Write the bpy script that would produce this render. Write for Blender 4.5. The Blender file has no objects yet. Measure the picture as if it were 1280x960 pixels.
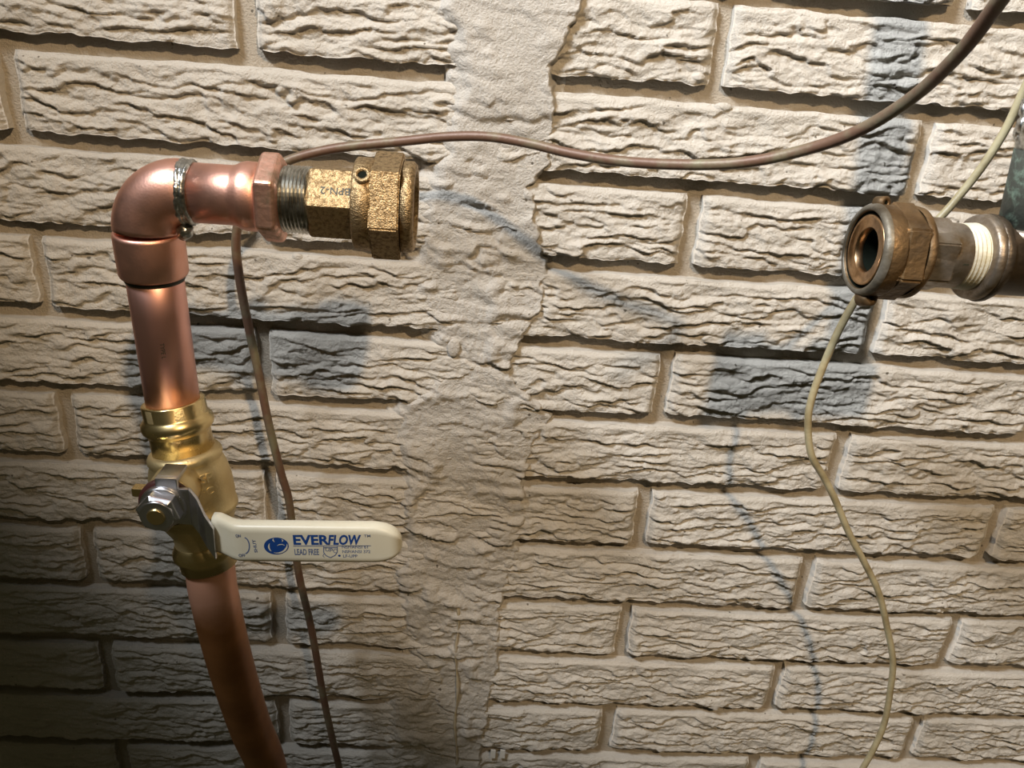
import bpy, bmesh, math, random
import numpy as np
from mathutils import Matrix, Vector

# ------------------------------------------------------------------ camera, world, lights
S = bpy.context.scene
COL = S.collection
# the brick wall is the plane y = 0 (x to the right, z up); the camera stands 0.54 m in front of it
CAM = np.array([0.14967322, -0.54077757, -0.04522769])
RC = np.array([[0.9965159828, -0.0361344475, 0.0751677965],
               [0.0547895324, -0.3958834586, -0.9166648211],
               [0.0628808641, 0.9175895536, -0.3925244044]])
FPX = 961.0
cd = bpy.data.cameras.new('camera')
cam = bpy.data.objects.new('camera', cd)
COL.objects.link(cam)
cd.sensor_width = 36.0
cd.lens = FPX / 1280 * 36
cd.clip_start = 0.01
M = Matrix.Identity(4)
for i in range(3):
    M[i][0] = RC[0][i]; M[i][1] = -RC[1][i]; M[i][2] = -RC[2][i]; M[i][3] = CAM[i]
cam.matrix_world = M
S.camera = cam

w = bpy.data.worlds.new('world'); S.world = w; w.use_nodes = True
w.node_tree.nodes['Background'].inputs[0].default_value = (0.028, 0.025, 0.013, 1)
w.node_tree.nodes['Background'].inputs[1].default_value = 1.0


def aim(o, target):
    o.rotation_euler = (Vector(target) - o.location).to_track_quat('-Z', 'Y').to_euler()


ld = bpy.data.lights.new('warm_work_lamp', 'SPOT')
ld.energy = 62; ld.color = (1.0, 0.73, 0.44); ld.shadow_soft_size = 0.030
ld.spot_size = math.radians(115); ld.spot_blend = 0.15
lo = bpy.data.objects.new('warm_work_lamp', ld); COL.objects.link(lo)
lo.location = (0.48, -1.19, 0.86); aim(lo, (0.70, 0, 0.875))

ld = bpy.data.lights.new('cool_tube_lamp', 'AREA')
ld.energy = 7.4; ld.color = (0.90, 0.95, 1.0); ld.shape = 'RECTANGLE'; ld.size = 0.30; ld.size_y = 0.16; ld.spread = math.radians(79)
lo = bpy.data.objects.new('cool_tube_lamp', ld); COL.objects.link(lo)
lo.location = (-0.425, -0.63, 0.815); aim(lo, (0.70, 0, 0.0))

S.view_settings.view_transform = 'Standard'
S.view_settings.look = 'None'
S.view_settings.gamma = 1
S.view_settings.use_curve_mapping = False
S.view_settings.exposure = 0.0


def at(px, py, Y):
    """the point at distance -Y in front of the wall that stands at a spot of the 1280x960 photo"""
    d = RC.T @ np.array([(px - 640) / FPX, (py - 480) / FPX, 1.0])
    return CAM + d * (Y - CAM[1]) / d[1]


# ------------------------------------------------------------------ materials
def mat(name, base, rough=0.5, metal=0.0, noise=0.0, nscale=60, col2=None, bump=0.0, bscale=400, bdist=0.001,
        spec=None, stretch=None, fac=(0.35, 0.65), rough2=None, coat=0):
    m = bpy.data.materials.new(name); m.use_nodes = True
    nt = m.node_tree; N = nt.nodes; Lk = nt.links
    b = N['Principled BSDF']
    b.inputs['Base Color'].default_value = (*base, 1)
    b.inputs['Roughness'].default_value = rough
    b.inputs['Metallic'].default_value = metal
    if spec is not None: b.inputs['Specular IOR Level'].default_value = spec
    if coat: b.inputs['Coat Weight'].default_value = coat
    tc = N.new('ShaderNodeTexCoord')
    src = tc.outputs['Object']
    if stretch:
        mp = N.new('ShaderNodeMapping'); mp.inputs['Scale'].default_value = stretch
        Lk.new(src, mp.inputs['Vector']); src = mp.outputs['Vector']
    if col2 is not None:
        n = N.new('ShaderNodeTexNoise'); n.inputs['Scale'].default_value = nscale; n.inputs['Detail'].default_value = 5
        n.inputs['Roughness'].default_value = 0.6
        Lk.new(src, n.inputs['Vector'])
        r = N.new('ShaderNodeValToRGB')
        r.color_ramp.elements[0].position = fac[0]; r.color_ramp.elements[1].position = fac[1]
        r.color_ramp.elements[0].color = (*base, 1); r.color_ramp.elements[1].color = (*col2, 1)
        Lk.new(n.outputs['Fac'], r.inputs['Fac']); Lk.new(r.outputs['Color'], b.inputs['Base Color'])
        if rough2 is not None:
            mr = N.new('ShaderNodeMapRange'); mr.inputs['From Min'].default_value = fac[0]; mr.inputs['From Max'].default_value = fac[1]
            mr.inputs['To Min'].default_value = rough; mr.inputs['To Max'].default_value = rough2
            Lk.new(n.outputs['Fac'], mr.inputs['Value']); Lk.new(mr.outputs['Result'], b.inputs['Roughness'])
    if bump:
        n2 = N.new('ShaderNodeTexNoise'); n2.inputs['Scale'].default_value = bscale; n2.inputs['Detail'].default_value = 3
        Lk.new(src, n2.inputs['Vector'])
        bp = N.new('ShaderNodeBump'); bp.inputs['Strength'].default_value = bump; bp.inputs['Distance'].default_value = bdist
        Lk.new(n2.outputs['Fac'], bp.inputs['Height']); Lk.new(bp.outputs['Normal'], b.inputs['Normal'])
    return m


def wall_paint(name, c1, c2, spots=True):
    m = bpy.data.materials.new(name); m.use_nodes = True
    nt = m.node_tree; N = nt.nodes; Lk = nt.links
    b = N['Principled BSDF']; b.inputs['Roughness'].default_value = 0.62; b.inputs['Specular IOR Level'].default_value = 0.32
    g = N.new('ShaderNodeNewGeometry')
    n = N.new('ShaderNodeTexNoise'); n.inputs['Scale'].default_value = 14; n.inputs['Detail'].default_value = 4
    Lk.new(g.outputs['Position'], n.inputs['Vector'])
    r = N.new('ShaderNodeValToRGB'); r.color_ramp.elements[0].position = 0.3; r.color_ramp.elements[1].position = 0.7
    r.color_ramp.elements[0].color = (*c1, 1); r.color_ramp.elements[1].color = (*c2, 1)
    Lk.new(n.outputs['Fac'], r.inputs['Fac'])
    out = r.outputs['Color']
    if spots:   # small dark chips and dirt specks in the paint
        n3 = N.new('ShaderNodeTexNoise'); n3.inputs['Scale'].default_value = 210; n3.inputs['Detail'].default_value = 1
        Lk.new(g.outputs['Position'], n3.inputs['Vector'])
        r3 = N.new('ShaderNodeValToRGB'); r3.color_ramp.elements[0].position = 0.76; r3.color_ramp.elements[1].position = 0.80
        r3.color_ramp.elements[0].color = (0, 0, 0, 1); r3.color_ramp.elements[1].color = (1, 1, 1, 1)
        Lk.new(n3.outputs['Fac'], r3.inputs['Fac'])
        mx = N.new('ShaderNodeMix'); mx.data_type = 'RGBA'
        Lk.new(r3.outputs['Color'], mx.inputs['Factor']); Lk.new(out, mx.inputs[6]); mx.inputs[7].default_value = (0.16, 0.14, 0.11, 1)
        out = mx.outputs[2]
    Lk.new(out, b.inputs['Base Color'])
    n2 = N.new('ShaderNodeTexNoise'); n2.inputs['Scale'].default_value = 640; n2.inputs['Detail'].default_value = 5; n2.inputs['Roughness'].default_value = 0.65
    Lk.new(g.outputs['Position'], n2.inputs['Vector'])
    bp = N.new('ShaderNodeBump'); bp.inputs['Strength'].default_value = 0.9; bp.inputs['Distance'].default_value = 0.0017
    Lk.new(n2.outputs['Fac'], bp.inputs['Height']); Lk.new(bp.outputs['Normal'], b.inputs['Normal'])
    return m


MT = {}
MT['paint'] = wall_paint('painted_brick', (0.545, 0.505, 0.445), (0.615, 0.575, 0.515))
MT['mortar'] = wall_paint('painted_mortar', (0.42, 0.365, 0.295), (0.47, 0.415, 0.34))
MT['patch'] = wall_paint('painted_render', (0.53, 0.495, 0.445), (0.59, 0.555, 0.505))
MT['copper'] = mat('bright_copper', (0.90, 0.51, 0.41), 0.36, 1, nscale=45, col2=(0.84, 0.44, 0.32), rough2=0.46, bump=0.15, bscale=900, bdist=0.0004)
MT['copper_pipe'] = mat('drawn_copper', (0.92, 0.53, 0.46), 0.34, 1, nscale=30, col2=(0.86, 0.46, 0.38), rough2=0.44, stretch=(1, 1, 0.15))
MT['copper_worn'] = mat('worn_copper_hex', (0.86, 0.50, 0.38), 0.42, 1, nscale=90, col2=(0.22, 0.17, 0.11), fac=(0.45, 0.68), rough2=0.6, bump=0.3, bscale=300)
MT['yellow'] = mat('yellow_chip', (0.75, 0.48, 0.08), 0.5)
MT['scrap'] = mat('clear_tape', (0.62, 0.60, 0.55), 0.25)
MT['drip'] = mat('yellowed_paint_drip', (0.44, 0.35, 0.20), 0.5, 0, nscale=80, col2=(0.52, 0.47, 0.38))
MT['solder'] = mat('solder', (0.62, 0.62, 0.60), 0.30, 1, nscale=220, col2=(0.22, 0.22, 0.20), fac=(0.45, 0.7), bump=0.6, bscale=350)
MT['flux'] = mat('dark_flux_stain', (0.035, 0.038, 0.025), 0.5, 0.2)
MT['thread'] = mat('tinned_thread', (0.55, 0.54, 0.50), 0.28, 1, nscale=200, col2=(0.25, 0.23, 0.19), fac=(0.4, 0.7))
MT['bronze'] = mat('cast_bronze', (0.46, 0.33, 0.18), 0.46, 1, nscale=520, col2=(0.20, 0.135, 0.068), fac=(0.44, 0.64), rough2=0.56, bump=0.6, bscale=1300, bdist=0.0009)
MT['brass'] = mat('bright_brass', (0.90, 0.71, 0.36), 0.24, 1, nscale=40, col2=(0.84, 0.64, 0.31), rough2=0.32)
MT['brass_cast'] = mat('satin_cast_brass', (0.82, 0.66, 0.36), 0.44, 0.9, nscale=70, col2=(0.72, 0.56, 0.29), bump=0.2, bscale=900)
MT['chrome'] = mat('plated_steel', (0.74, 0.73, 0.75), 0.26, 1, nscale=60, col2=(0.62, 0.62, 0.65), rough2=0.36)
MT['maroon'] = mat('dark_red_washer', (0.07, 0.022, 0.018), 0.45)
MT['vinyl'] = mat('white_vinyl', (0.78, 0.73, 0.58), 0.36, 0, nscale=50, col2=(0.74, 0.68, 0.52))
MT['ink'] = mat('blue_ink', (0.010, 0.060, 0.26), 0.5)
MT['ink_pale'] = mat('worn_blue_ink', (0.11, 0.16, 0.30), 0.55)
MT['old_bronze'] = mat('old_bronze', (0.215, 0.132, 0.060), 0.44, 0.65, nscale=70, col2=(0.11, 0.072, 0.038), fac=(0.36, 0.62), rough2=0.62, bump=0.5, bscale=260, bdist=0.0014)
MT['old_bronze_face'] = mat('greyed_bronze', (0.21, 0.19, 0.155), 0.48, 0.5, nscale=80, col2=(0.10, 0.08, 0.05), fac=(0.4, 0.68), rough2=0.6, bump=0.4, bscale=300)
MT['old_nipple'] = mat('scuffed_bronze', (0.36, 0.31, 0.26), 0.42, 0.85, nscale=90, col2=(0.17, 0.12, 0.065), fac=(0.42, 0.66), rough2=0.6, bump=0.4, bscale=280)
MT['old_dark'] = mat('blackened_bronze', (0.105, 0.080, 0.055), 0.45, 0.6, nscale=80, col2=(0.055, 0.042, 0.030), fac=(0.35, 0.65), bump=0.5, bscale=260)
MT['washer'] = mat('copper_washer', (0.58, 0.38, 0.22), 0.32, 1, nscale=150, col2=(0.30, 0.18, 0.09))
MT['bore'] = mat('dark_bore', (0.006, 0.008, 0.005), 0.8, spec=0.1)
MT['tape'] = mat('thread_tape', (0.60, 0.57, 0.47), 0.55, 0, nscale=90, col2=(0.50, 0.44, 0.28), bump=0.3, bscale=500)
MT['verdigris'] = mat('green_grey_pipe', (0.062, 0.068, 0.056), 0.55, 0.2, nscale=170, col2=(0.19, 0.27, 0.21), fac=(0.52, 0.72), bump=0.5, bscale=260)
MT['old_wire'] = mat('oxidised_copper_wire', (0.155, 0.088, 0.058), 0.50, 0.15, nscale=45, col2=(0.21, 0.19, 0.12), fac=(0.46, 0.66), bump=0.3, bscale=500, bdist=0.0005)
MT['cream_wire'] = mat('painted_wire', (0.44, 0.375, 0.225), 0.45, 0, nscale=60, col2=(0.26, 0.20, 0.10), fac=(0.42, 0.70), bump=0.3, bscale=500, bdist=0.0005)


def brown_pipe():
    m = bpy.data.materials.new('ageing_copper_pipe'); m.use_nodes = True
    nt = m.node_tree; N = nt.nodes; Lk = nt.links
    b = N['Principled BSDF']; b.inputs['Metallic'].default_value = 0.5
    g = N.new('ShaderNodeNewGeometry'); sp = N.new('ShaderNodeSeparateXYZ'); Lk.new(g.outputs['Position'], sp.inputs[0])
    n = N.new('ShaderNodeTexNoise'); n.inputs['Scale'].default_value = 55; n.inputs['Detail'].default_value = 4
    Lk.new(g.outputs['Position'], n.inputs['Vector'])
    ad = N.new('ShaderNodeMath'); ad.operation = 'MULTIPLY_ADD'; ad.inputs[1].default_value = 0.022; Lk.new(n.outputs['Fac'], ad.inputs[0]); Lk.new(sp.outputs['Z'], ad.inputs[2])
    mr = N.new('ShaderNodeMapRange'); mr.inputs['From Min'].default_value = -0.372; mr.inputs['From Max'].default_value = -0.350
    Lk.new(ad.outputs[0], mr.inputs['Value'])
    # brown oxide, mottled
    n2 = N.new('ShaderNodeTexNoise'); n2.inputs['Scale'].default_value = 38; n2.inputs['Detail'].default_value = 6; Lk.new(g.outputs['Position'], n2.inputs['Vector'])
    r = N.new('ShaderNodeValToRGB'); r.color_ramp.elements[0].position = 0.35; r.color_ramp.elements[1].position = 0.7
    r.color_ramp.elements[0].color = (0.30, 0.115, 0.036, 1); r.color_ramp.elements[1].color = (0.44, 0.18, 0.060, 1)
    Lk.new(n2.outputs['Fac'], r.inputs['Fac'])
    mx = N.new('ShaderNodeMix'); mx.data_type = 'RGBA'
    Lk.new(mr.outputs['Result'], mx.inputs['Factor']); Lk.new(r.outputs['Color'], mx.inputs[6]); mx.inputs[7].default_value = (0.78, 0.40, 0.27, 1)
    Lk.new(mx.outputs[2], b.inputs['Base Color']); b.inputs['Roughness'].default_value = 0.40
    return m


MT['brown_pipe'] = brown_pipe()


# ------------------------------------------------------------------ helpers
def mesh_np(name, verts, quads, smooth=True):
    me = bpy.data.meshes.new(name)
    verts = np.asarray(verts, dtype=np.float32); quads = np.asarray(quads, dtype=np.int32)
    me.vertices.add(len(verts)); me.vertices.foreach_set('co', verts.ravel())
    me.loops.add(quads.size); me.loops.foreach_set('vertex_index', quads.ravel())
    me.polygons.add(len(quads))
    me.polygons.foreach_set('loop_start', np.arange(0, quads.size, 4, dtype=np.int32))
    me.polygons.foreach_set('use_smooth', np.full(len(quads), smooth))
    me.update(calc_edges=True); me.validate()
    return me


def link(name, me, m, parent=None, loc=(0, 0, 0)):
    o = bpy.data.objects.new(name, me); COL.objects.link(o)
    if m is not None and len(me.materials) == 0: me.materials.append(m)
    o.location = loc
    if parent is not None: o.parent = parent
    return o


def thing(name, label, cat, loc=(0, 0, 0), group=None):
    o = bpy.data.objects.new(name, None); COL.objects.link(o)
    o.empty_display_size = 0.02
    o.location = loc; o['label'] = label; o['category'] = cat
    if group: o['group'] = group
    return o


def rebase(o, parent):
    """parent a mesh that is built in world coordinates (parents are not rotated)"""
    p = parent; off = Vector((0, 0, 0))
    while p is not None:
        off += p.location; p = p.parent
    o.parent = parent; o.location = o.location - off
    return o


class MB:
    def __init__(s): s.bm = bmesh.new()

    def frame(s, d, up=None):
        d = Vector(d).normalized()
        up = Vector(up) if up is not None else (Vector((0, 0, 1)) if abs(d.z) < 0.9 else Vector((0, -1, 0)))
        a = (up - d * up.dot(d)).normalized(); b = d.cross(a)
        return d, a, b

    def lathe(s, prof, o, d, seg=48, up=None, phase=0.0, smooth=True, cap=True, rfun=None):
        """prof = [(distance along d, radius)], revolved round the axis through o along d"""
        d, a, b = s.frame(d, up); o = Vector(o); rings = []
        for t, r in prof:
            ring = []
            for k in range(seg):
                th = phase + 2 * math.pi * k / seg
                rr = r if rfun is None else r * rfun(th, t)
                ring.append(s.bm.verts.new(o + d * t + (a * math.cos(th) + b * math.sin(th)) * rr))
            rings.append(ring)
        for i in range(len(rings) - 1):
            for k in range(seg):
                f = s.bm.faces.new((rings[i][k], rings[i][(k + 1) % seg], rings[i + 1][(k + 1) % seg], rings[i + 1][k])); f.smooth = smooth
        if cap:
            s.bm.faces.new(rings[0][::-1]); s.bm.faces.new(rings[-1])
        return s

    def sweep(s, pts, rad, seg=16, smooth=True, cap=True):
        pts = [Vector(p) for p in pts]; n = len(pts)
        if not hasattr(rad, '__len__'): rad = [rad] * n
        rings = []; a = None
        for i, p in enumerate(pts):
            t = (pts[min(i + 1, n - 1)] - pts[max(i - 1, 0)]).normalized()
            if a is None:
                u = Vector((0, -1, 0)) if abs(t.y) < 0.9 else Vector((0, 0, 1)); a = (u - t * u.dot(t)).normalized()
            else: a = (a - t * a.dot(t)).normalized()
            b = t.cross(a)
            rings.append([s.bm.verts.new(p + (a * math.cos(2 * math.pi * k / seg) + b * math.sin(2 * math.pi * k / seg)) * rad[i]) for k in range(seg)])
        for i in range(n - 1):
            for k in range(seg):
                f = s.bm.faces.new((rings[i][k], rings[i][(k + 1) % seg], rings[i + 1][(k + 1) % seg], rings[i + 1][k])); f.smooth = smooth
        if cap:
            s.bm.faces.new(rings[0][::-1]); s.bm.faces.new(rings[-1])
        return s

    def prism(s, poly, o, ex, ey, ez, h, smooth=False):
        """polygon (x, y) in the frame ex, ey, pulled h along ez"""
        o, ex, ey, ez = Vector(o), Vector(ex), Vector(ey), Vector(ez)
        A = [s.bm.verts.new(o + ex * x + ey * y) for x, y in poly]
        B = [s.bm.verts.new(o + ex * x + ey * y + ez * h) for x, y in poly]
        n = len(poly)
        for k in range(n): s.bm.faces.new((A[k], A[(k + 1) % n], B[(k + 1) % n], B[k])).smooth = smooth
        s.bm.faces.new(A[::-1]); s.bm.faces.new(B)
        return s

    def build(s, name, m, parent=None, bevel=0, seg=2):
        bmesh.ops.recalc_face_normals(s.bm, faces=s.bm.faces)
        if bevel:
            es = [e for e in s.bm.edges if len(e.link_faces) == 2 and e.calc_face_angle(0) > math.radians(24)]
            bmesh.ops.bevel(s.bm, geom=es, offset=bevel, segments=seg, affect='EDGES', profile=0.6, clamp_overlap=True)
        # origin at the centre of the part
        c = sum((v.co for v in s.bm.verts), Vector()) / len(s.bm.verts)
        for v in s.bm.verts: v.co -= c
        me = bpy.data.meshes.new(name); s.bm.to_mesh(me); s.bm.free()
        o = link(name, me, MT[m] if isinstance(m, str) else m, None, c)
        if parent is not None: rebase(o, parent)
        return o


def catmull(P, n=12):
    P = [np.array(p, float) for p in P]; P = [2 * P[0] - P[1]] + P + [2 * P[-1] - P[-2]]; out = []
    for i in range(1, len(P) - 2):
        for k in range(n):
            t = k / n
            out.append(0.5 * ((2 * P[i]) + (-P[i - 1] + P[i + 1]) * t + (2 * P[i - 1] - 5 * P[i] + 4 * P[i + 1] - P[i + 2]) * t * t + (-P[i - 1] + 3 * P[i] - 3 * P[i + 1] + P[i + 2]) * t ** 3))
    out.append(P[-2]); return out


def perlin(x, y, seed=0):
    x = np.asarray(x, float); y = np.asarray(y, float)
    x, y = np.broadcast_arrays(x, y)
    xi = np.floor(x).astype(np.int64); yi = np.floor(y).astype(np.int64)
    xf = x - xi; yf = y - yi

    def g(ix, iy):
        h = (ix * 374761393 + iy * 668265263 + seed * 2246822519) & 0xffffffff
        h = ((h ^ (h >> 13)) * 1274126177) & 0xffffffff
        h = (h ^ (h >> 16)) & 0xffff
        a = h / 65536.0 * 2 * np.pi
        return np.cos(a), np.sin(a)
    u = xf * xf * xf * (xf * (xf * 6 - 15) + 10); v = yf * yf * yf * (yf * (yf * 6 - 15) + 10)

    def dot(ix, iy, dx, dy):
        gx, gy = g(ix, iy); return gx * dx + gy * dy
    a = dot(xi, yi, xf, yf); b = dot(xi + 1, yi, xf - 1, yf); c = dot(xi, yi + 1, xf, yf - 1); d = dot(xi + 1, yi + 1, xf - 1, yf - 1)
    return 1.5 * ((a * (1 - u) + b * u) * (1 - v) + (c * (1 - u) + d * u) * v)


def sstep(a, b, x):
    t = np.clip((x - a) / (b - a), 0, 1); return t * t * (3 - 2 * t)


def grid_quads(nr, nc):
    i = np.arange(nr - 1)[:, None] * nc + np.arange(nc - 1)[None, :]
    return np.stack([i, i + 1, i + nc + 1, i + nc], -1).reshape(-1, 4)


# ------------------------------------------------------------------ the brick wall
BL, CH = 0.305, 0.0600867          # brick module and course height
JX, JZ = 0.0112, 0.0108            # joint widths
BW, BH = BL - JX, CH - JZ
X0, X1, Z0, Z1 = -1.25, 1.75, -1.12, 0.52


def split(u, v, seed, pitch, tilt):
    """one family of wavy ledges: flat faces, a sharp lower lip, a recess under the next lip"""
    w1 = 0.85 * perlin(u / 0.062, v / 0.020, seed) + 0.48 * perlin(u / 0.026, v / 0.010, seed + 1) + 0.20 * perlin(u / 0.0095, v / 0.006, seed + 2)
    p = v / pitch + w1 + seed * 0.37 + u * tilt
    k = np.floor(p); s = p - k
    amp = np.clip(0.62 + 0.95 * perlin(u / 0.034 + k * 3.7, k * 5.3 + 0.5, seed + 3), 0.0, 1.2)
    return amp * sstep(0, 0.16, s) * (1 - s ** 1.7)


def ledges(u, v, seed, pitch=0.0105):
    """split-face relief (metres of height)"""
    t = 6 * math.sin(seed * 1.7)
    a = split(u, v, seed, pitch, t); b = split(u, v, seed + 40, pitch * 1.12, t + 9 * math.sin(seed * 2.9))
    h = 0.0037 * np.maximum(a, 0.92 * b) + 0.0010 * np.minimum(a, b)
    c = split(u, v, seed + 80, pitch * 0.5, t)
    h = h + 0.0011 * c * np.clip(0.5 + perlin(u / 0.03, v / 0.02, seed + 7), 0, 1)
    h = h + 0.0011 * perlin(u / 0.034, v / 0.016, seed + 8) + 0.0007 * perlin(u / 0.0080, v / 0.0048, seed + 9) + 0.00055 * perlin(u / 0.0036, v / 0.0028, seed + 10)
    return h


def brick_mesh(seed, nu, nv, name):
    u = np.concatenate([[0, 0], np.linspace(0, BW, nu), [BW, BW]]); v = np.concatenate([[0, 0], np.linspace(0, BH, nv), [BH, BH]])
    U, V = np.meshgrid(u, v)
    h = ledges(U, V, seed)
    du = np.minimum(U, BW - U); top = BH - V
    # the top edge is smooth, thick with paint; the ends are a little calmer than the middle
    smooth_top = sstep(0.0025, 0.0105, top + 0.003 * perlin(U / 0.03, 0.5, seed + 20))
    h = h * (0.28 + 0.72 * smooth_top) + 0.0016 * (1 - smooth_top)
    h = h * (0.45 + 0.55 * sstep(0, 0.008, du))
    h = h - 0.0026 * (1 - sstep(0, 0.0042, du)) - 0.0022 * (1 - sstep(0, 0.0036, top)) - 0.0008 * (1 - sstep(0, 0.002, V))
    # uneven outline
    fu = (U / BW * 2 - 1); fv = (V / BH * 2 - 1)
    Uo = U + np.sign(fu) * np.abs(fu) ** 14 * (0.0014 * perlin(V / 0.014, 0.3 + np.sign(fu), seed + 11) + 0.0005 * perlin(V / 0.005, 0.7, seed + 12))
    Vo = V + np.sign(fv) * np.abs(fv) ** 6 * (0.0013 * perlin(U / 0.03, 0.3 + np.sign(fv), seed + 13) + np.where(fv < 0, 0.0013, 0.0005) * perlin(U / 0.008, 0.6, seed + 14))
    D = -h                                   # towards the room is -y
    # skirts: a step back to the joint, then into the wall
    ring = np.zeros_like(U, bool); ring[0, :] = ring[-1, :] = True; ring[:, 0] = ring[:, -1] = True
    D = np.where(ring, 0.016, D)
    co = np.stack([Uo - BW / 2, D, Vo - BH / 2], -1).reshape(-1, 3)
    return mesh_np(name, co, grid_quads(len(v), len(u)))


# mortar: one bed behind the bricks, slightly uneven, 8.5 mm back from the faces
nx, nz = 300, 170
gx = np.linspace(X0, X1, nx); gz = np.linspace(Z0, Z1, nz)
GX, GZ = np.meshgrid(gx, gz)
GY = 0.0076 + 0.0011 * perlin(GX / 0.05, GZ / 0.05, 3) + 0.0006 * perlin(GX / 0.017, GZ / 0.017, 4)
front = np.stack([GX, GY, GZ], -1).reshape(-1, 3)
bv = np.array([[X0, 0.12, Z0], [X1, 0.12, Z0], [X1, 0.12, Z1], [X0, 0.12, Z1]])
q = grid_quads(nz, nx)
c0, c1, c2, c3 = 0, nx - 1, nx * nz - 1, nx * (nz - 1)
b0 = nx * nz
extra = np.array([[b0, b0 + 3, b0 + 2, b0 + 1], [c0, b0, b0 + 1, c1], [c1, b0 + 1, b0 + 2, c2], [c2, b0 + 2, b0 + 3, c3], [c3, b0 + 3, b0, c0]])
wall = link('wall_back', mesh_np('wall_back', np.concatenate([front, bv]), np.concatenate([q, extra])), MT['mortar'])
wall['kind'] = 'structure'
wall['label'] = 'painted brick wall with recessed mortar joints and a rendered repair strip'

low = [brick_mesh(900 + 31 * i, 170, 40, 'brick') for i in range(8)]
for me in low: me.materials.append(MT['paint'])
rnd = random.Random(4)
nb = 0
for r in range(-8, 18):
    zc = -(r + 0.5) * CH
    for j in range(-4, 6):
        uc = j + (0.5 if r % 2 == 0 else 0.0)          # joints of even courses at whole numbers
        xc = uc * BL
        if xc - BW / 2 < X0 + 0.003 or xc + BW / 2 > X1 - 0.003 or zc - BH / 2 < Z0 + 0.003 or zc + BH / 2 > Z1 - 0.003: continue
        zf = min(max(-zc / 0.70, 0), 1)
        seen = -0.03 - 0.0 < -zc + 0.03 and -zc < 0.72 and xc + BW / 2 > -0.16 - 0.12 * zf and xc - BW / 2 < 0.50 + 0.25 * zf
        if seen:
            me = brick_mesh(17 * (r + 20) + 5 * j + 3, 260, 62, 'brick'); me.materials.append(MT['paint']); nb += 1
        else:
            me = low[rnd.randrange(8)]
        o = link('brick', me, None, wall, (xc + rnd.uniform(-.001, .001), rnd.uniform(-.0012, .0012), zc))
        o.rotation_euler = (rnd.uniform(-.006, .006), rnd.uniform(-.003, .003), rnd.uniform(-.004, .004))
print('bricks in view', nb)

# the rendered repair that runs down over the broken joints
LE = [(-60, 545), (0, 556), (40, 566), (90, 574), (150, 562), (205, 552), (250, 530), (300, 521), (330, 524), (360, 516), (400, 532), (440, 548), (470, 551), (505, 502), (560, 490), (600, 508), (650, 505), (700, 500), (760, 506), (830, 512), (880, 488), (960, 482), (1060, 478)]
RE = [(-60, 735), (0, 726), (38, 712), (60, 702), (90, 690), (125, 689), (160, 696), (200, 683), (232, 664), (250, 672), (300, 674), (345, 688), (390, 672), (440, 642), (470, 641), (520, 688), (560, 668), (600, 656), (640, 656), (700, 642), (760, 626), (830, 622), (900, 606), (960, 600), (1060, 590)]


def edge_curve(E):
    P = np.array([at(x, y, 0) for y, x in E]); return P[::-1, 2], P[::-1, 0]


zl, xl = edge_curve(LE); zr, xr = edge_curve(RE)
pz = np.linspace(-0.83, 0.05, 620); ps = np.linspace(-0.16, 1.16, 150)
lx = np.interp(pz, zl, xl) + 0.0035 * perlin(pz / 0.016, 0.5, 51) + 0.0020 * perlin(pz / 0.006, 0.2, 52)
rx = np.interp(pz, zr, xr) + 0.0030 * perlin(pz / 0.016, 0.5, 53) + 0.0020 * perlin(pz / 0.006, 0.2, 54)
PS, PZ = np.meshgrid(ps, pz)
PX = lx[:, None] + (rx - lx)[:, None] * PS
din = np.where(PS < 0.5, (PX - lx[:, None]), (rx[:, None] - PX))            # metres inside the edge
jag = 0.003 * perlin(PX / 0.009, PZ / 0.006, 60)
low_ = 0.0015 * perlin(PX / 0.05, PZ / 0.035, 61)
upper = sstep(-0.20, -0.10, PZ)             # the upper part is smoother and prouder than the lower
skew = PZ + 0.12 * PX                         # smears run slightly downhill
calm = np.clip(0.75 + 1.1 * perlin(PX / 0.045, PZ / 0.045, 66), 0.12, 1.2)
waves = (0.0046 * split(PX * 0.8 + 0.4, skew + 1.0, 77, 0.031, 0.0) + 0.0012 * split(PX + 0.1, skew + 2.0, 78, 0.0135, 3.0)) * calm
blobs = 0.0030 * np.clip(perlin(PX / 0.020, PZ / 0.014, 67) - 0.28, 0, 1) / 0.5
trowel = 0.0005 * perlin(PX / 0.020, skew / 0.0034, 63) + 0.0005 * perlin(PX / 0.006, PZ / 0.0040, 64) + 0.0004 * perlin(PX / 0.0028, PZ / 0.0026, 65)
lip = 0.0022 * sstep(0.0, 0.004, PZ - (-0.083 + 0.006 * perlin(PX / 0.02, 0.4, 68))) * upper
hh = 0.0026 + low_ + waves * (1 - 0.62 * upper) + blobs * (1 - 0.5 * upper) + trowel * (1 - 0.5 * upper) + 0.0018 * upper + lip
# steep broken edge on the right, feathered edge on the left
fall = np.where(PS < 0.5, -0.0105 * (1 - sstep(-0.012, 0.010, din + jag)), -0.0135 * (1 - sstep(-0.0030, 0.0022, din + jag)))
hh = hh + fall - 0.012 * sstep(0.008, 0.016, -din)
patch = link('mortar_patch', mesh_np('mortar_patch', np.stack([PX, -hh, PZ], -1).reshape(-1, 3), grid_quads(len(pz), len(ps))), MT['patch'], wall)
dr = MB(); drp = [np.array(at(572, 752 + 11 * i, -0.0030)) + np.array([0.0012 * math.sin(i * 0.8) - 0.00010 * i, -0.0018 - 0.0005 * math.sin(i * 1.3), 0]) for i in range(20)]
dr.sweep(catmull(drp, 4), [0.0012 + 0.0005 * math.sin(k * 0.37) for k in range(19 * 4 + 1)], 8).build('paint_drip', 'drip', wall)
patch['label'] = 'rough rendered repair strip smeared down over the bricks'

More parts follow.
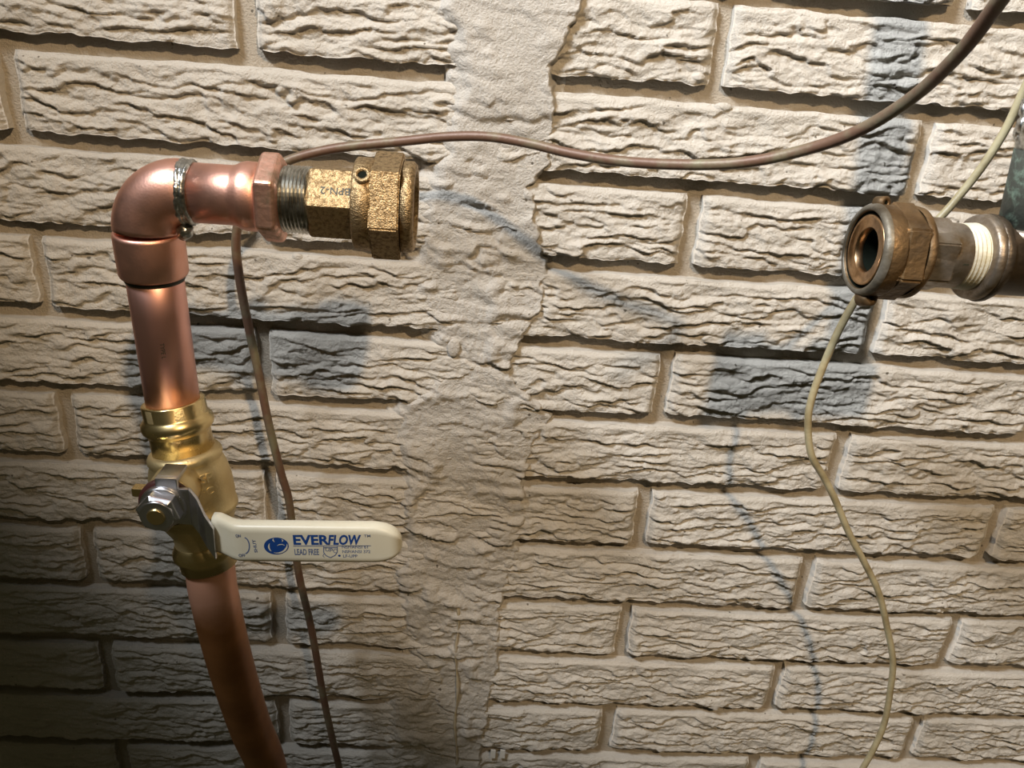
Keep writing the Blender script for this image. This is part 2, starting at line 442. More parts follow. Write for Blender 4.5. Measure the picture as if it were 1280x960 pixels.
# small marks on the paint: a sagging drip, a yellow chip, two scraps of tape
def nub(name, p, r, m):
    b = MB(); bmesh.ops.create_icosphere(b.bm, subdivisions=3, radius=1.0, matrix=Matrix.Diagonal((*r, 1)))
    for f in b.bm.faces: f.smooth = True
    for v in b.bm.verts: v.co += Vector(p)
    return b.build(name, m, wall)


nub('paint_nub', at(904, 134, -0.0015), (0.0062, 0.0022, 0.0030), 'paint')
nub('paint_nub', at(372, 322, -0.0020), (0.0042, 0.0022, 0.0034), 'paint')
nub('paint_nub', at(567, 435, -0.0040), (0.0048, 0.0016, 0.0072), 'patch')
nub('paint_chip', at(1083, 156, -0.0034), (0.0016, 0.0008, 0.0012), 'yellow')
for px in (616, 628):
    MB().prism([(-0.0026, -0.0042), (0.0026, -0.0042), (0.0026, 0.0040), (-0.0022, 0.0044)], at(px, 943, -0.0045), (1, 0, 0), (0, 0.25, 1), (0, 1, 0), 0.0012).build('tape_scrap', 'scrap', wall, bevel=0.0003)

# ------------------------------------------------------------------ new copper pipe with valve and meter coupling
PY = -0.144
AXZ = -0.1205                      # height of the horizontal run
VX = -0.0148                       # where the riser stands
pipe = thing('water_pipe', 'new copper riser with elbow, brass ball valve and bronze meter coupling', 'water pipe', (0.0115, -0.09, -0.62))
Xd = (1, 0, 0)

# riser between valve and elbow
top_v = Vector((VX, -0.1415, -0.168)); bot_v = Vector((-0.0128, -0.140, -0.245))
axis_v = (bot_v - top_v).normalized()
rt = MB().lathe([(0, 0.0143), (0.03, 0.0143), (0.096, 0.0143)], top_v - axis_v * 0.012, axis_v, 64).build('riser_tube', 'copper_pipe', pipe)
pn = (Vector((0.32, -1, 0))).normalized(); pn = (pn - axis_v * pn.dot(axis_v)).normalized()
# elbow: socket + bend
RB = 0.0205; corner = Vector((VX + RB, PY, AXZ - RB))
pts = []
sock_end = Vector((VX, -0.1418, -0.1645))
for i in range(15):
    th = math.pi * (1 - 0.5 * i / 14)
    pts.append(corner + Vector((math.cos(th) * RB, 0, math.sin(th) * RB)))
m = MB()
m.sweep(pts + [Vector((0.0070, PY, AXZ)), Vector((0.0100, PY, AXZ))], [0.01655] * 13 + [0.0164, 0.0162, 0.0158, 0.0155], 64)
el = m.build('elbow', 'copper', pipe)
so = MB().lathe([(0, 0.0158), (0.0004, 0.0168), (0.002, 0.0171), (0.012, 0.0172), (0.0218, 0.0171), (0.0230, 0.0166), (0.0230, 0.0145)], Vector((VX, PY, AXZ - RB - 0.0005)), sock_end - Vector((VX, PY, AXZ - RB)), 64).build('socket', 'copper', el)
MB().lathe([(0, 0.0147), (0.0006, 0.0152), (0.003, 0.0150), (0.0042, 0.0144)], sock_end - axis_v * 0.0005, axis_v, 48).build('flux_ring', 'flux', el)
sr = MB()
for t, rr in ((0.0062, 0.00155), (0.0094, 0.0014)):
    P = [Vector((t + 0.0006 * math.sin(3 * a + t * 900), PY + math.cos(a) * (0.0150), AXZ + math.sin(a) * (0.0150))) for a in np.linspace(0, 2 * math.pi, 57)]
    sr.sweep(P, [rr * (1 + 0.22 * math.sin(7 * k + t * 500) * math.sin(2.3 * k)) for k in range(57)], 10, cap=False)
sr.lathe([(0.0050, 0.0161), (0.0108, 0.0157)], (0, PY, AXZ), Xd, 48)
P = [Vector((0.0075, PY - 0.006, AXZ - 0.0155)), Vector((0.0055, PY - 0.005, AXZ - 0.0190)), Vector((0.0035, PY - 0.0045, AXZ - 0.0225))]
sr.sweep(P, [0.003, 0.0042, 0.002], 12)
sr.build('solder_ring', 'solder', pipe)
# tube stub, adapter with its hexagon
MB().lathe([(0.010, 0.0148), (0.0295, 0.0148), (0.0315, 0.0152), (0.034, 0.0166), (0.0365, 0.0172), (0.041, 0.0172), (0.0425, 0.0166), (0.0435, 0.0160), (0.047, 0.0160)], (0, PY, AXZ), Xd, 64).build('adapter', 'copper', pipe)
hexa = MB(); hexa.lathe([(0.0432, 0.0195), (0.0448, 0.0228), (0.0535, 0.0228), (0.0550, 0.0198)], (0, PY, AXZ), Xd, 6, up=(0, -1, 0), phase=math.radians(31), smooth=False)
hexa.build('adapter_hexagon', 'copper_worn', pipe, bevel=0.0026, seg=3)
th = [(0.0545, 0.0165)]
for k in range(7):
    t = 0.0558 + k * 0.00185
    th += [(t, 0.0158), (t + 0.0009, 0.0169)]
th += [(0.0692, 0.0158)]
MB().lathe(th, (0, PY, AXZ), Xd, 48, smooth=False).build('pipe_thread', 'thread', pipe)
nip = MB(); nip.lathe([(0.0685, 0.0180), (0.0697, 0.0193), (0.094, 0.0193)], (0, PY, AXZ), Xd, 6, up=(0, -1, 0), phase=math.radians(-4), smooth=False)
nipo = nip.build('coupling_nipple', 'bronze', pipe, bevel=0.0011, seg=2)
nut = MB()
nut.lathe([(0.0906, 0.0150), (0.0906, 0.0222), (0.0915, 0.0232), (0.1000, 0.0232), (0.1004, 0.0225)], (0, PY, AXZ), Xd, 64)
nut.lathe([(0.1145, 0.0228), (0.1190, 0.0228), (0.1206, 0.0212), (0.1206, 0.0178), (0.1120, 0.0170)], (0, PY, AXZ), Xd, 64)
hx = MB(); hx.lathe([(0.0995, 0.0272), (0.1140, 0.0272)], (0, PY, AXZ), Xd, 6, up=(0, -1, 0), phase=math.radians(14), smooth=False)
bmesh.ops.bevel(hx.bm, geom=list(hx.bm.edges), offset=0.0008, segments=2, affect='EDGES')
tmp = bpy.data.meshes.new('t'); hx.bm.to_mesh(tmp); hx.bm.free(); nut.bm.from_mesh(tmp); bpy.data.meshes.remove(tmp)


def lug(mb, c, ax, ro, ri, h, seg=20):
    mb.lathe([(-h / 2, ri), (-h / 2, ro), (h / 2, ro), (h / 2, ri), (-h / 2, ri)], c, ax, seg, cap=False)


lug(nut, Vector((0.0960, PY - 0.0158, AXZ + 0.0160)), Vector((0, -0.8, 0.6)), 0.0042, 0.0022, 0.006)
nuto = nut.build('coupling_nut', 'bronze', pipe)
MB().lathe([(0, 0.0021), (0.0058, 0.0021)], Vector((0.0960, PY - 0.0158, AXZ + 0.0160)) - Vector((0, -0.8, 0.6)) * 0.0035, (0, -0.8, 0.6), 16).build('seal_wire_hole', 'bore', nuto)
MB().lathe([(0.1165, 0.0176), (0.1185, 0.0176), (0.1185, 0.0098), (0.090, 0.0098)], (0, PY, AXZ), Xd, 40, cap=False).build('nipple_end', 'washer', nuto)


def text_mesh(body, size, name, shear=0.0, bold=0.0, sx=1.0, align='LEFT', depth=0.0):
    cu = bpy.data.curves.new('t', 'FONT'); cu.body = body; cu.size = size; cu.shear = shear; cu.offset = bold; cu.align_x = align
    cu.extrude = depth; cu.resolution_u = 3
    o = bpy.data.objects.new('t', cu); COL.objects.link(o)
    dg = bpy.context.evaluated_depsgraph_get(); me = bpy.data.meshes.new_from_object(o.evaluated_get(dg)); me.name = name
    bpy.data.objects.remove(o); bpy.data.curves.remove(cu)
    n = len(me.vertices); a = np.zeros(n * 3, np.float32); me.vertices.foreach_get('co', a); a = a.reshape(-1, 3)
    a[:, 0] *= sx; me.vertices.foreach_set('co', a.ravel()); me.update()
    w_ = a[:, 0].max() - a[:, 0].min() if n else 0
    return me, float(a[:, 0].min()) if n else 0, float(w_)


def place_text(me, m, parent, o, ex, ey, name):
    """lay a text mesh with its x along ex and its y along ey, mesh baked in world coordinates"""
    o, ex, ey = Vector(o), Vector(ex).normalized(), Vector(ey).normalized(); ez = ex.cross(ey)
    Mx = Matrix((ex, ey, ez)).transposed().to_4x4()
    me.transform(Mx); me.update()
    me.materials.clear(); me.materials.append(MT[m])
    ob = bpy.data.objects.new(name, me); COL.objects.link(ob); ob.location = o
    return rebase(ob, parent)


me, x0, w_ = text_mesh('TYPE L', 0.0030, 'print')
pex = axis_v; pey = pn.cross(pex)
place_text(me, 'flux', rt, top_v + axis_v * 0.030 + pn * 0.01436 - pey * 0.001, pex, pey, 'printed_letters')
# stamped letters on the nipple's lit flat (upside down, as they read in the photo)
fa = math.radians(4 + 30)
fn = Vector((0, -math.cos(math.radians(34)), math.sin(math.radians(34))))
cen = Vector((0, PY, AXZ)) + fn * (0.0193 * math.cos(math.radians(30)) + 0.00006)
ey = Vector((1, 0, 0)).cross(fn) * -1
if ey.z < 0: ey = -ey
me, x0, w_ = text_mesh('BPN-2', 0.0054, 'stamp', sx=1.02, bold=0.00006)
place_text(me, 'flux', nipo, cen + Vector((0.0900, 0, 0)) + ey * 0.0005, (-1, 0, 0), -ey, 'stamped_letters')

# ball valve: body along the slightly leaning riser
va = Vector((-0.0130, -0.1400, -0.2385)); vb = Vector((0.0020, -0.1490, -0.3420))
vd = (vb - va).normalized(); VL = (vb - va).length
f_oct = lambda th, t: 1.0
body = MB()
prof = [(0, 0.0146), (0.0, 0.0162), (0.0006, 0.0168), (0.0075, 0.0168), (0.0085, 0.0174), (0.0105, 0.0190), (0.0130, 0.0195), (0.0155, 0.0188), (0.0175, 0.0160), (0.0190, 0.0155), (0.0290, 0.0155), (0.0294, 0.0172),
        (0.0300, 0.0192), (0.0318, 0.0203), (0.0338, 0.0206), (0.0352, 0.0200), (0.0362, 0.0198), (0.0385, 0.0208), (0.0430, 0.0220), (0.0500, 0.0229), (0.0580, 0.0230), (0.0650, 0.0226), (0.0655, 0.0233), (0.0680, 0.0233), (0.0688, 0.0222), (0.0740, 0.0205), (0.0790, 0.0180), (0.0815, 0.0165),
        (0.0880, 0.0163), (0.0900, 0.0172), (0.0930, 0.0186), (0.0955, 0.0188), (0.0978, 0.0178), (0.0990, 0.0164), (0.1050, 0.0162), (0.1052, 0.0146)]
body.lathe(prof, va, vd, 72)
body_o = body.build('valve_body', 'brass_cast', pipe)
# bright machined press ends of the same valve
MB().lathe([(-0.0004, 0.0146), (-0.0004, 0.0166), (0.0004, 0.0171), (0.0075, 0.0171), (0.0085, 0.0177), (0.0105, 0.0193), (0.0130, 0.0198), (0.0155, 0.0191), (0.0175, 0.0173), (0.0190, 0.0167), (0.0294, 0.0169)], va, vd, 8 * 9, rfun=lambda th, t: 1.0 - (0.022 * (0.5 - 0.5 * math.cos(6 * th)) if t < 0.008 or t > 0.018 else 0)).build('press_collar', 'brass', body_o)
MB().lathe([(0.0878, 0.0160), (0.0882, 0.0166), (0.0900, 0.0175), (0.0930, 0.0189), (0.0955, 0.0191), (0.0978, 0.0181), (0.0990, 0.0167), (0.1052, 0.0165), (0.1054, 0.0146)], va, vd, 72).build('press_collar', 'brass', body_o)
# raised casting marks on the right flank of the body
for k, (tt, txt, sz) in enumerate(((0.0445, 'NSF', 0.0075), (0.0520, 'UPC', 0.0062), (0.0610, 'CE', 0.0055))):
    nn = Vector((0.60, -0.80, 0)); nn = (nn - vd * nn.dot(vd)).normalized(); ex = -vd.cross(nn); ex = ex if ex.x > 0 else -ex
    me, x0, w_ = text_mesh(txt, sz, 'cast', bold=0.00012, depth=0.0006, align='CENTER')
    place_text(me, 'brass_cast', body_o, va + vd * tt + nn * 0.0224, ex, -vd, 'cast_letters')
# bonnet and stem point straight out into the room
bc = va + vd * 0.0430; out = Vector((0, -1, 0))
MB().lathe([(0.010, 0.0138), (0.0305, 0.0133), (0.0315, 0.0125), (0.0320, 0.007)], bc, out, 48).build('bonnet', 'brass_cast', pipe)
MB().lathe([(0.020, 0.0048), (0.0492, 0.0048), (0.0499, 0.0042)], bc, out, 28).build('valve_stem', 'brass', pipe)
MB().prism([(-0.0185, 0.0015), (-0.0105, 0.0015), (-0.0105, 0.0065), (-0.0185, 0.0065)], bc + out * 0.027, (1, 0, 0), (0, 0, 1), out, 0.006).build('stop_lug', 'brass', pipe, bevel=0.0006)
# lever: hub plate, joggled arm, turned-down tab
lever = MB()
hubY = 0.0360
prof2 = []
arm = []
R0 = 0.0122
outl = [(math.cos(a) * R0, math.sin(a) * R0) for a in np.linspace(math.radians(62), math.radians(298), 22)]
outl += [(0.0140, -0.0112), (0.0140, 0.0112)]
lever.prism(outl, bc + out * hubY, (1, 0, 0), (0, 0, 1), out, 0.0026)
# joggle out to the grip
gr_l = Vector(at(262, 672, -0.1915)); hub_r = bc + Vector((0.0140, 0, 0)) + out * (hubY)
jo = []
for t, zc, yc, hw in ((0, 0, 0, 0.0112), (0.35, 0.0000, 0.002, 0.0112), (0.8, 0.0, 0.0078, 0.0102), (1.25, 0.0, 0.0115, 0.0098)):
    c = hub_r + Vector(((gr_l.x - hub_r.x) * t, 0, (gr_l.z - hub_r.z) * t)) + out * yc
    jo.append([lever.bm.verts.new(c + Vector((0, dy, dz))) for dy, dz in ((0, -hw), (0, hw), (-0.0026, hw), (-0.0026, -hw))])
for a, b in zip(jo[:-1], jo[1:]):
    for k in range(4): lever.bm.faces.new((a[k], a[(k + 1) % 4], b[(k + 1) % 4], b[k]))
lever.bm.faces.new(jo[0][::-1]); lever.bm.faces.new(jo[-1])
lever.prism([(-0.0030, 0.0100), (0.0085, 0.0100), (0.0085, 0.0172), (-0.0030, 0.0172)], bc + out * (hubY + 0.0026), (1, 0, 0), (0, 0, 1), -out, 0.0026)
lever.prism([(-0.0030, 0.0146), (0.0085, 0.0146), (0.0085, 0.0172), (-0.0030, 0.0172)], bc + out * hubY, (1, 0, 0), (0, 0, 1), -out, 0.0135)
lev = lever.build('lever', 'chrome', pipe, bevel=0.0006)
MB().lathe([(0.0327, 0.0118), (0.0327, 0.0140), (0.0363, 0.0140), (0.0363, 0.0118)], bc, out, 40).build('washer', 'maroon', lev)
nt_ = MB(); nt_.lathe([(0.0382, 0.0122), (0.0396, 0.0122), (0.0406, 0.0114)], bc, out, 36)
nt_.lathe([(0.0400, 0.0116), (0.0462, 0.0116), (0.0482, 0.0094)], bc, out, 6, phase=0.32, smooth=False)
nt_.lathe([(0.0470, 0.0092), (0.0488, 0.0086)], bc, out, 30)
nt_.build('lever_nut', 'chrome', lev, bevel=0.0005)

# vinyl grip
GL = Vector(at(264, 675, -0.1930)); GR = Vector(at(503, 677.5, -0.1930))
gex = (GR - GL).normalized(); gL = (GR - GL).length
gez = Vector((0, -1, 0)); gey = gez.cross(gex); gey = gey if gey.z > 0 else -gey
H2 = 0.0117
segs = 44; ringn = 28
g = MB(); rings = []
for i in range(segs + 1):
    s_ = i / segs
    s_ = 1 - (1 - s_) ** 1.6 if s_ > 0 else 0
    x = s_ * gL
    e = gL - x
    hw = H2 * (1.0 if e > 0.016 else math.sqrt(max(0.0, 1 - ((0.016 - e) / 0.016) ** 2)) ** 0.9)
    hw = max(hw, 0.0008)
    th_ = 0.0050 * (1 if e > 0.006 else max(0.12, math.sqrt(1 - ((0.006 - e) / 0.006) ** 2)))
    if x < 0.004: hw *= 0.96 + 0.01 * x / 0.001
    yo = 0.0075 * (1 - sstep(0, 0.016, x)) if x < 0.016 else 0     # the arm comes up from behind
    ring = []
    for k in range(ringn):
        a = 2 * math.pi * k / ringn
        ca, sa = math.cos(a), math.sin(a)
        py_ = hw * math.copysign(abs(sa) ** 0.55, sa); pz_ = th_ * math.copysign(abs(ca) ** 0.55, ca)
        # flat printed front, rounded upper and lower rims
        if ca > 0: pz_ = min(pz_, th_ * 0.86)
        ring.append(g.bm.verts.new(GL + gex * x + gey * py_ + gez * (pz_ - float(yo))))
    rings.append(ring)
for i in range(segs):
    for k in range(ringn):
        g.bm.faces.new((rings[i][k], rings[i][(k + 1) % ringn], rings[i + 1][(k + 1) % ringn], rings[i + 1][k])).smooth = True
g.bm.faces.new(rings[0][::-1]); g.bm.faces.new(rings[-1])
grip = g.build('lever_grip', 'vinyl', lev)
grip['label'] = 'white vinyl lever grip printed in blue'
FZ = 0.0043 + 0.00006


def gpt(px, py):
    """a point on the printed front face of the grip, from its place on the grip in the photo"""
    p0 = Vector(GL) + gez * FZ
    d = Vector((RC.T @ np.array([(px - 640) / FPX, (py - 480) / FPX, 1.0])).tolist()); c = Vector(CAM.tolist())
    k = (p0 - c).dot(gez) / d.dot(gez)
    return c + d * k


def gtext(body, px0, py_base, px1, hpx, m='ink', shear=0.0, bold=0.0, ex=None, name='lettering'):
    a = gpt(px0, py_base); b = gpt(px1, py_base); width = (b - a).length
    size = (gpt(px0, py_base - hpx) - a).length / 0.70
    me, x0, w_ = text_mesh(body, size, name, shear=shear, bold=bold * size)
    arr = np.zeros(len(me.vertices) * 3, np.float32); me.vertices.foreach_get('co', arr); arr = arr.reshape(-1, 3)
    arr[:, 0] = (arr[:, 0] - arr[:, 0].min()) * (width / max(w_, 1e-6)); me.vertices.foreach_set('co', arr.ravel()); me.update()
    return place_text(me, m, grip_print, a, b - a, gez.cross(b - a), name)


grip_print = lev
gtext('EVER', 367, 680.5, 412, 11.5, bold=0.036)
gtext('FLOW', 410, 680.5, 452, 11.5, bold=0.036, shear=0.22)
gtext('TM', 455, 671.5, 463, 3.2, 'ink_pale', bold=0.01)
gtext('LEAD FREE', 368.5, 693.5, 399, 7.2, 'ink_pale', bold=0.022)
gtext('NSF/ANSI 61', 427.5, 685.5, 460, 3.6, 'ink_pale', bold=0.015)
gtext('NSF/ANSI 372', 428.0, 691.2, 463, 3.6, 'ink_pale', bold=0.015)
gtext('LF-UPP', 429, 696.8, 447, 3.6, 'ink_pale', bold=0.015)
gtext('ON', 294.5, 671.5, 301, 3.6, 'ink_pale', bold=0.02)
gtext('OFF', 298.5, 696.0, 307, 3.6, 'ink_pale', bold=0.02)


def flat_poly(polys, m, name, lift=0.0):      # flat print on the grip
    b = MB()
    for poly in polys:
        vs = [b.bm.verts.new(gpt(x, y) + gez * lift) for x, y in poly]
        b.bm.faces.new(vs)
    o = b.build(name, m, lev)
    return o


def band(pts, wd):
    pts = np.array(pts, float); n = len(pts); t = np.gradient(pts, axis=0); t /= np.linalg.norm(t, axis=1)[:, None]; nn = np.stack([-t[:, 1], t[:, 0]], 1)
    wv = np.array(wd if hasattr(wd, '__len__') else [wd] * n)[:, None] / 2
    A = pts + nn * wv; B = pts - nn * wv
    return [[tuple(A[i]), tuple(A[i + 1]), tuple(B[i + 1]), tuple(B[i])] for i in range(n - 1)]


flat_poly(band([(366.5, 682.6), (463.5, 682.2)], 0.9), 'ink_pale', 'rule_line')
flat_poly(band([(305.5 + 6.2 * math.sin(a), 682 - 10 * math.cos(a) + 1.0 * math.sin(a)) for a in np.linspace(0.05, 2.9, 16)], 1.5), 'ink_pale', 'arc_mark')
# upright word beside the arc
a = gpt(322.0, 690.5); b_ = gpt(319.0, 674.5)
me, x0, w_ = text_mesh('SHUT', (gpt(320, 690) - gpt(316, 690)).length / 0.72, 'lettering', bold=0.00005)
arr = np.zeros(len(me.vertices) * 3, np.float32); me.vertices.foreach_get('co', arr); arr = arr.reshape(-1, 3); arr[:, 0] = (arr[:, 0] - arr[:, 0].min()) * ((b_ - a).length / w_); me.vertices.foreach_set('co', arr.ravel()); me.update()
place_text(me, 'ink_pale', lev, a, b_ - a, gez.cross(b_ - a), 'lettering')
# round emblem
ell = lambda cx, cy, rx_, ry_, a0=0, a1=2 * math.pi, n=40: [(cx + rx_ * math.cos(t), cy + ry_ * math.sin(t)) for t in np.linspace(a0, a1, n)]
flat_poly([ell(345.4, 682.5, 15.5, 10.6)[:-1]], 'ink', 'emblem')
sw = band([(341.5, 673.2), (341.2, 675.2), (343.2, 677.6)], [0.6, 1.7, 0.3]) + band([(352.2, 674.0), (353.6, 675.8), (352.6, 677.2)], [0.4, 1.4, 0.4])
sw += band(ell(345.8, 682.8, 9.8, 8.3, 3.6, 2.3, 12), [0.3, 0.8, 1.3, 1.7, 1.9, 2.0, 1.9, 1.7, 1.5, 1.2, 0.8, 0.4])
sw += band(ell(346.3, 681.2, 12.6, 10.0, -0.15, 1.9, 16), [0.3, 0.9, 1.4, 1.9, 2.2, 2.4, 2.3, 2.2, 2.0, 1.8, 1.6, 1.3, 1.0, 0.8, 0.5, 0.3])
sw += band([(346.5, 682.2), (349, 680.6), (353, 680.4), (356, 681.8)], [0.3, 1.0, 0.9, 0.3])
flat_poly(sw, 'vinyl', 'emblem_swirl', 0.00006)
# shield mark with its letters
sh = [(404.5, 683.2), (404.6, 690.5), (407.5, 694.5), (413, 697.0), (418.5, 694.5), (421.6, 690.3), (421.6, 683.2)]
flat_poly(band(sh, 1.1) + band([(405, 692.2), (403.5, 695), (405.5, 696.6)], 0.8) + band([(405, 684.6), (421.4, 684.6)], 1.2), 'ink_pale', 'shield_mark')
flat_poly([ell(424.2, 694.6, 1.6, 1.3)[:-1]], 'ink', 'shield_dot')
a = gpt(406.2, 688.6); b_ = gpt(420.8, 691.4)
me, x0, w_ = text_mesh('UPC', (gpt(410, 690) - gpt(410, 685.2)).length / 0.7, 'lettering', bold=0.00002)
arr = np.zeros(len(me.vertices) * 3, np.float32); me.vertices.foreach_get('co', arr); arr = arr.reshape(-1, 3); arr[:, 0] = (arr[:, 0] - arr[:, 0].min()) * ((b_ - a).length / w_); me.vertices.foreach_set('co', arr.ravel()); me.update()
place_text(me, 'ink_pale', lev, a, b_ - a, gez.cross(b_ - a), 'lettering')

# old pipe below the valve, bending back towards the wall
low_pts = [vb - vd * 0.02, vb, at(268, 745, -0.150), at(287, 825, -0.140), at(312, 905, -0.122), at(334, 960, -0.105), (0.018, -0.085, -0.68), (0.020, -0.07, -0.80), (0.020, -0.066, -0.95)]
lp = MB(); lp.sweep(catmull(low_pts, 12), 0.0143, 48); lpo = lp.build('lower_tube', 'brown_pipe', pipe)

# ------------------------------------------------------------------ bare copper ground wire
tw = [at(1322, -110, -0.285), at(1290, -60, -0.270), at(1250, 0, -0.250), at(1200, 66, -0.225), at(1140, 122, -0.195), at(1070, 165, -0.170), at(1000, 189, -0.150), at(930, 203, -0.135), at(860, 206, -0.120), at(780, 202, -0.100), at(715, 192, -0.083), at(660, 179, -0.070), at(610, 171, -0.062), at(560, 171, -0.056), at(500, 177, -0.052),
      at(430, 184, -0.050), at(385, 193, -0.050), at(352, 205, -0.051), at(325, 228, -0.052), at(303, 262, -0.052), at(295, 300, -0.052), at(299, 345, -0.050), at(309, 400, -0.048), at(324, 470, -0.046), at(336, 530, -0.046), at(351, 590, -0.044), at(361, 625, -0.043), at(368, 680, -0.043), at(375, 725, -0.043), at(388, 780, -0.044), at(398, 835, -0.046), at(406, 880, -0.046), at(417, 930, -0.046), at(425, 965, -0.046), at(436, 1030, -0.046), at(446, 1100, -0.046)]
o = MB().sweep(catmull(tw, 8), 0.0029, 14).build('ground_wire', 'old_wire')
o['label'] = 'bare brown copper wire looping across the wall and down behind the new pipe'; o['category'] = 'wire'

# ------------------------------------------------------------------ painted wire on the right
cw = [at(1318, 30, -0.098), at(1300, 68, -0.096), at(1281, 110, -0.094), at(1258, 160, -0.092), at(1230, 205, -0.090), at(1203, 240, -0.088), at(1175, 272, -0.088), at(1130, 315, -0.090), at(1095, 345, -0.092), at(1073, 370, -0.093), at(1050, 410, -0.094), at(1028, 460, -0.093), at(1014, 500, -0.092), at(1010, 530, -0.092), at(1014, 568, -0.092), at(1030, 597, -0.090), at(1044, 625, -0.090), at(1062, 668, -0.090), at(1082, 706, -0.090), at(1098, 740, -0.090), at(1108, 780, -0.090), at(1116, 825, -0.090), at(1113, 862, -0.089), at(1105, 905, -0.088), at(1090, 940, -0.087), at(1070, 975, -0.085), at(1040, 1030, -0.08), at(1015, 1100, -0.075)]
o = MB().sweep(catmull(cw, 8), [0.0024] * (8 * (len(cw) - 1) + 1), 14).build('painted_wire', 'cream_wire')
o['label'] = 'thin cream-painted wire hanging in a loose curve behind the old coupling'; o['category'] = 'wire'

# ------------------------------------------------------------------ old coupling and pipe on the right
RX = 0.3575; RZ = -0.1262; RY = PY
old = thing('old_meter_coupling', 'tarnished bronze meter coupling with open end on a dark old pipe', 'pipe coupling', (0.455, RY, RZ))
O = (RX, RY, RZ)
nu_ = MB()
nu_.lathe([(0.0060, 0.0205), (0.0004, 0.0205), (0.0, 0.0212), (0.0004, 0.0232), (0.0020, 0.0242), (0.0105, 0.0242), (0.0115, 0.0236)], O, Xd, 64, cap=False)
nu_.lathe([(0.0228, 0.0232), (0.0240, 0.0244), (0.0262, 0.0240), (0.0275, 0.0225), (0.0282, 0.0170)], O, Xd, 64, cap=False)
hx = MB(); hx.lathe([(0.0095, 0.0240), (0.0110, 0.0262), (0.0232, 0.0262), (0.0248, 0.0236)], O, Xd, 6, up=(0, -1, 0), phase=math.radians(22), smooth=False, cap=False)
bmesh.ops.bevel(hx.bm, geom=list(hx.bm.edges), offset=0.0012, segments=2, affect='EDGES')
tmp = bpy.data.meshes.new('t'); hx.bm.to_mesh(tmp); hx.bm.free(); nu_.bm.from_mesh(tmp); bpy.data.meshes.remove(tmp)
L1 = Vector((RX + 0.0055, RY - 0.0055, RZ - 0.0246)); L2 = Vector((RX + 0.0050, RY + 0.003, RZ + 0.0245))
lug(nu_, L1, Vector((0.35, -0.85, 0.35)), 0.0044, 0.0017, 0.0075); lug(nu_, L2, Vector((0.4, -0.9, 0.2)), 0.0034, 0.0015, 0.006)
nuo = nu_.build('coupling_nut', 'old_bronze', old)
MB().lathe([(0.0008, 0.0206), (0.0002, 0.0208), (-0.0004, 0.0214), (-0.0003, 0.0228), (0.0008, 0.0238), (0.0018, 0.0244), (0.0032, 0.0245)], O, Xd, 64, cap=False).build('face_rim', 'old_bronze_face', nuo)
MB().lathe([(0, 0.0016), (0.0074, 0.0016)], L1 - Vector((0.35, -0.85, 0.35)).normalized() * 0.0042, (0.35, -0.85, 0.35), 14).build('seal_wire_hole', 'bore', nuo)
MB().lathe([(0, 0.0014), (0.0060, 0.0014)], L2 - Vector((0.4, -0.9, 0.2)).normalized() * 0.0034, (0.4, -0.9, 0.2), 14).build('seal_wire_hole', 'bore', nuo)
MB().lathe([(0.0060, 0.0188), (0.0016, 0.0188), (0.0008, 0.0183), (0.0010, 0.0170), (0.0020, 0.0165), (0.0016, 0.0124), (0.0022, 0.0117), (0.0060, 0.0115)], O, Xd, 56, cap=False).build('tail_piece_face', 'washer', old)
MB().lathe([(0.0012, 0.02025), (0.0052, 0.0202), (0.0052, 0.0180)], O, Xd, 56, cap=False).build('gasket_gap', 'bore', old)
MB().lathe([(0.0058, 0.0117), (0.050, 0.0117), (0.050, 0.0)], O, Xd, 40, cap=False).build('bore', 'bore', old)
n1 = MB(); n1.lathe([(0.0250, 0.0150), (0.0250, 0.0176), (0.0505, 0.0172), (0.0515, 0.0160)], O, Xd, 48, cap=False)
hx = MB(); hx.lathe([(0.0250, 0.0200), (0.0420, 0.0200), (0.0434, 0.0170)], O, Xd, 6, up=(0, -1, 0), phase=math.radians(32), smooth=False, cap=False)
bmesh.ops.bevel(hx.bm, geom=list(hx.bm.edges), offset=0.0008, segments=2, affect='EDGES')
tmp = bpy.data.meshes.new('t'); hx.bm.to_mesh(tmp); hx.bm.free(); n1.bm.from_mesh(tmp); bpy.data.meshes.remove(tmp)
n1o = n1.build('tail_piece', 'old_nipple', old)
me, x0, w_ = text_mesh('2', 0.0075, 'stamp', bold=0.00005)
place_text(me, 'flux', n1o, Vector((RX + 0.0450, RY - 0.01735, RZ - 0.001)) , (1, 0, 0), (0, 0.12, 1), 'stamped_number')
tp = [(0.0500, 0.0150)]
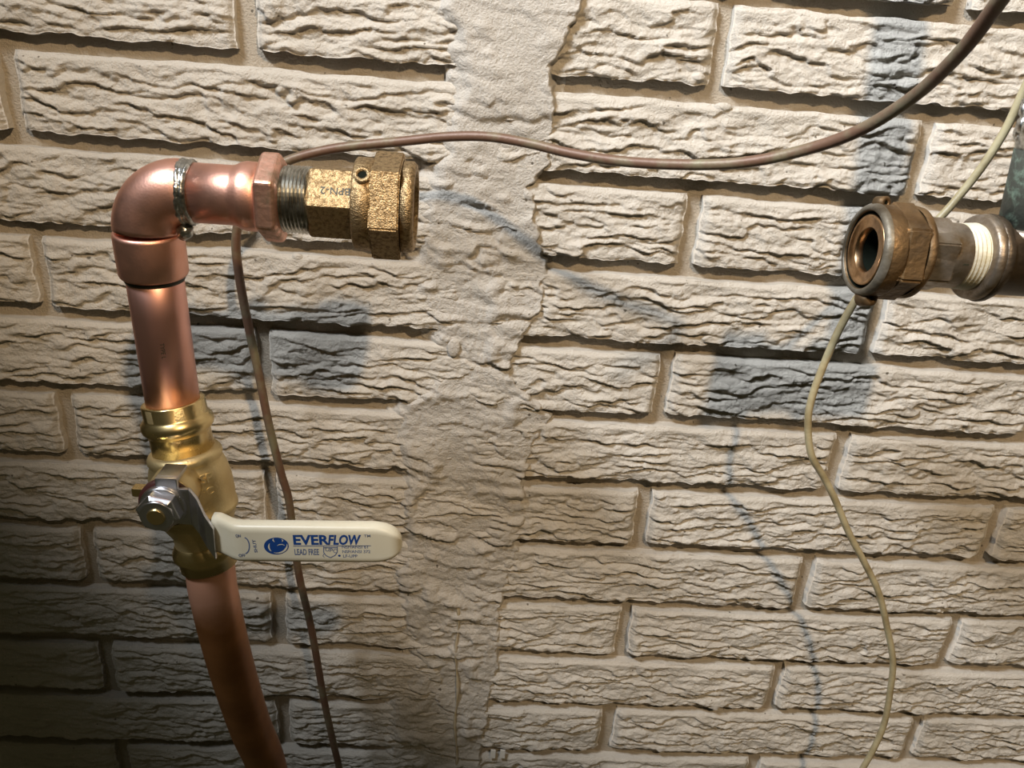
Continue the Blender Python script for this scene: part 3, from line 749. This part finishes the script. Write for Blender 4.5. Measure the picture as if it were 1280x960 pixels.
for k in range(5): tp += [(0.0506 + 0.0022 * k, 0.0165 + 0.0002 * k), (0.0518 + 0.0022 * k, 0.0174 + 0.0002 * k)]
tp += [(0.0620, 0.0172)]
MB().lathe(tp, O, Xd, 48, smooth=False).build('taped_thread', 'tape', old)
MB().lathe([(0.0600, 0.0175), (0.0602, 0.0212), (0.0612, 0.0222), (0.0650, 0.0226), (0.0670, 0.0218), (0.0690, 0.0205), (0.0697, 0.0192), (0.108, 0.0190), (0.112, 0.0170)], O, Xd, 56).build('pipe_tee', 'old_dark', old)
MB().lathe([(0.0597, 0.0176), (0.0598, 0.0212), (0.0606, 0.0224), (0.0640, 0.0229), (0.0646, 0.0222)], O, Xd, 56, cap=False).build('collar_face', 'old_nipple', old)
MB().lathe([(0.0640, 0.0224), (0.0650, 0.0232), (0.0685, 0.0228), (0.0700, 0.0205), (0.0703, 0.0190)], O, Xd, 56, rfun=lambda th, t: 1 + 0.012 * math.sin(5 * th) + 0.008 * math.sin(11 * th + 2)).build('solder_bead', 'old_dark', old)
VP = Vector((RX + 0.0915, RY, RZ)); VD = Vector((-0.10, 0, 1)).normalized()
MB().lathe([(0.010, 0.0178), (0.058, 0.0178), (0.059, 0.0165), (0.40, 0.0160)], VP, VD, 48).build('standpipe', 'verdigris', old)
MB().lathe([(0.012, 0.0198), (0.016, 0.0194), (0.019, 0.0182)], VP, VD, 48).build('branch_collar', 'old_nipple', old)
sb = MB()
rr = random.Random(2)
for k in range(26):
    a = rr.uniform(0, 2 * math.pi); t = rr.uniform(0.056, 0.078)
    c = VP + Vector((math.cos(a) * 0.0172, math.sin(a) * 0.0172, 0)) + VD * t; s_ = rr.uniform(0.0016, 0.0034)
    bmesh.ops.create_icosphere(sb.bm, subdivisions=2, radius=s_, matrix=Matrix.Translation(c) @ Matrix.Diagonal((1, 1, 1.5, 1)))
sb.lathe([(0.057, 0.0176), (0.066, 0.0181), (0.078, 0.0172)], VP, VD, 48)
for f in sb.bm.faces: f.smooth = True
sb.build('solder_lumps', 'solder', old)
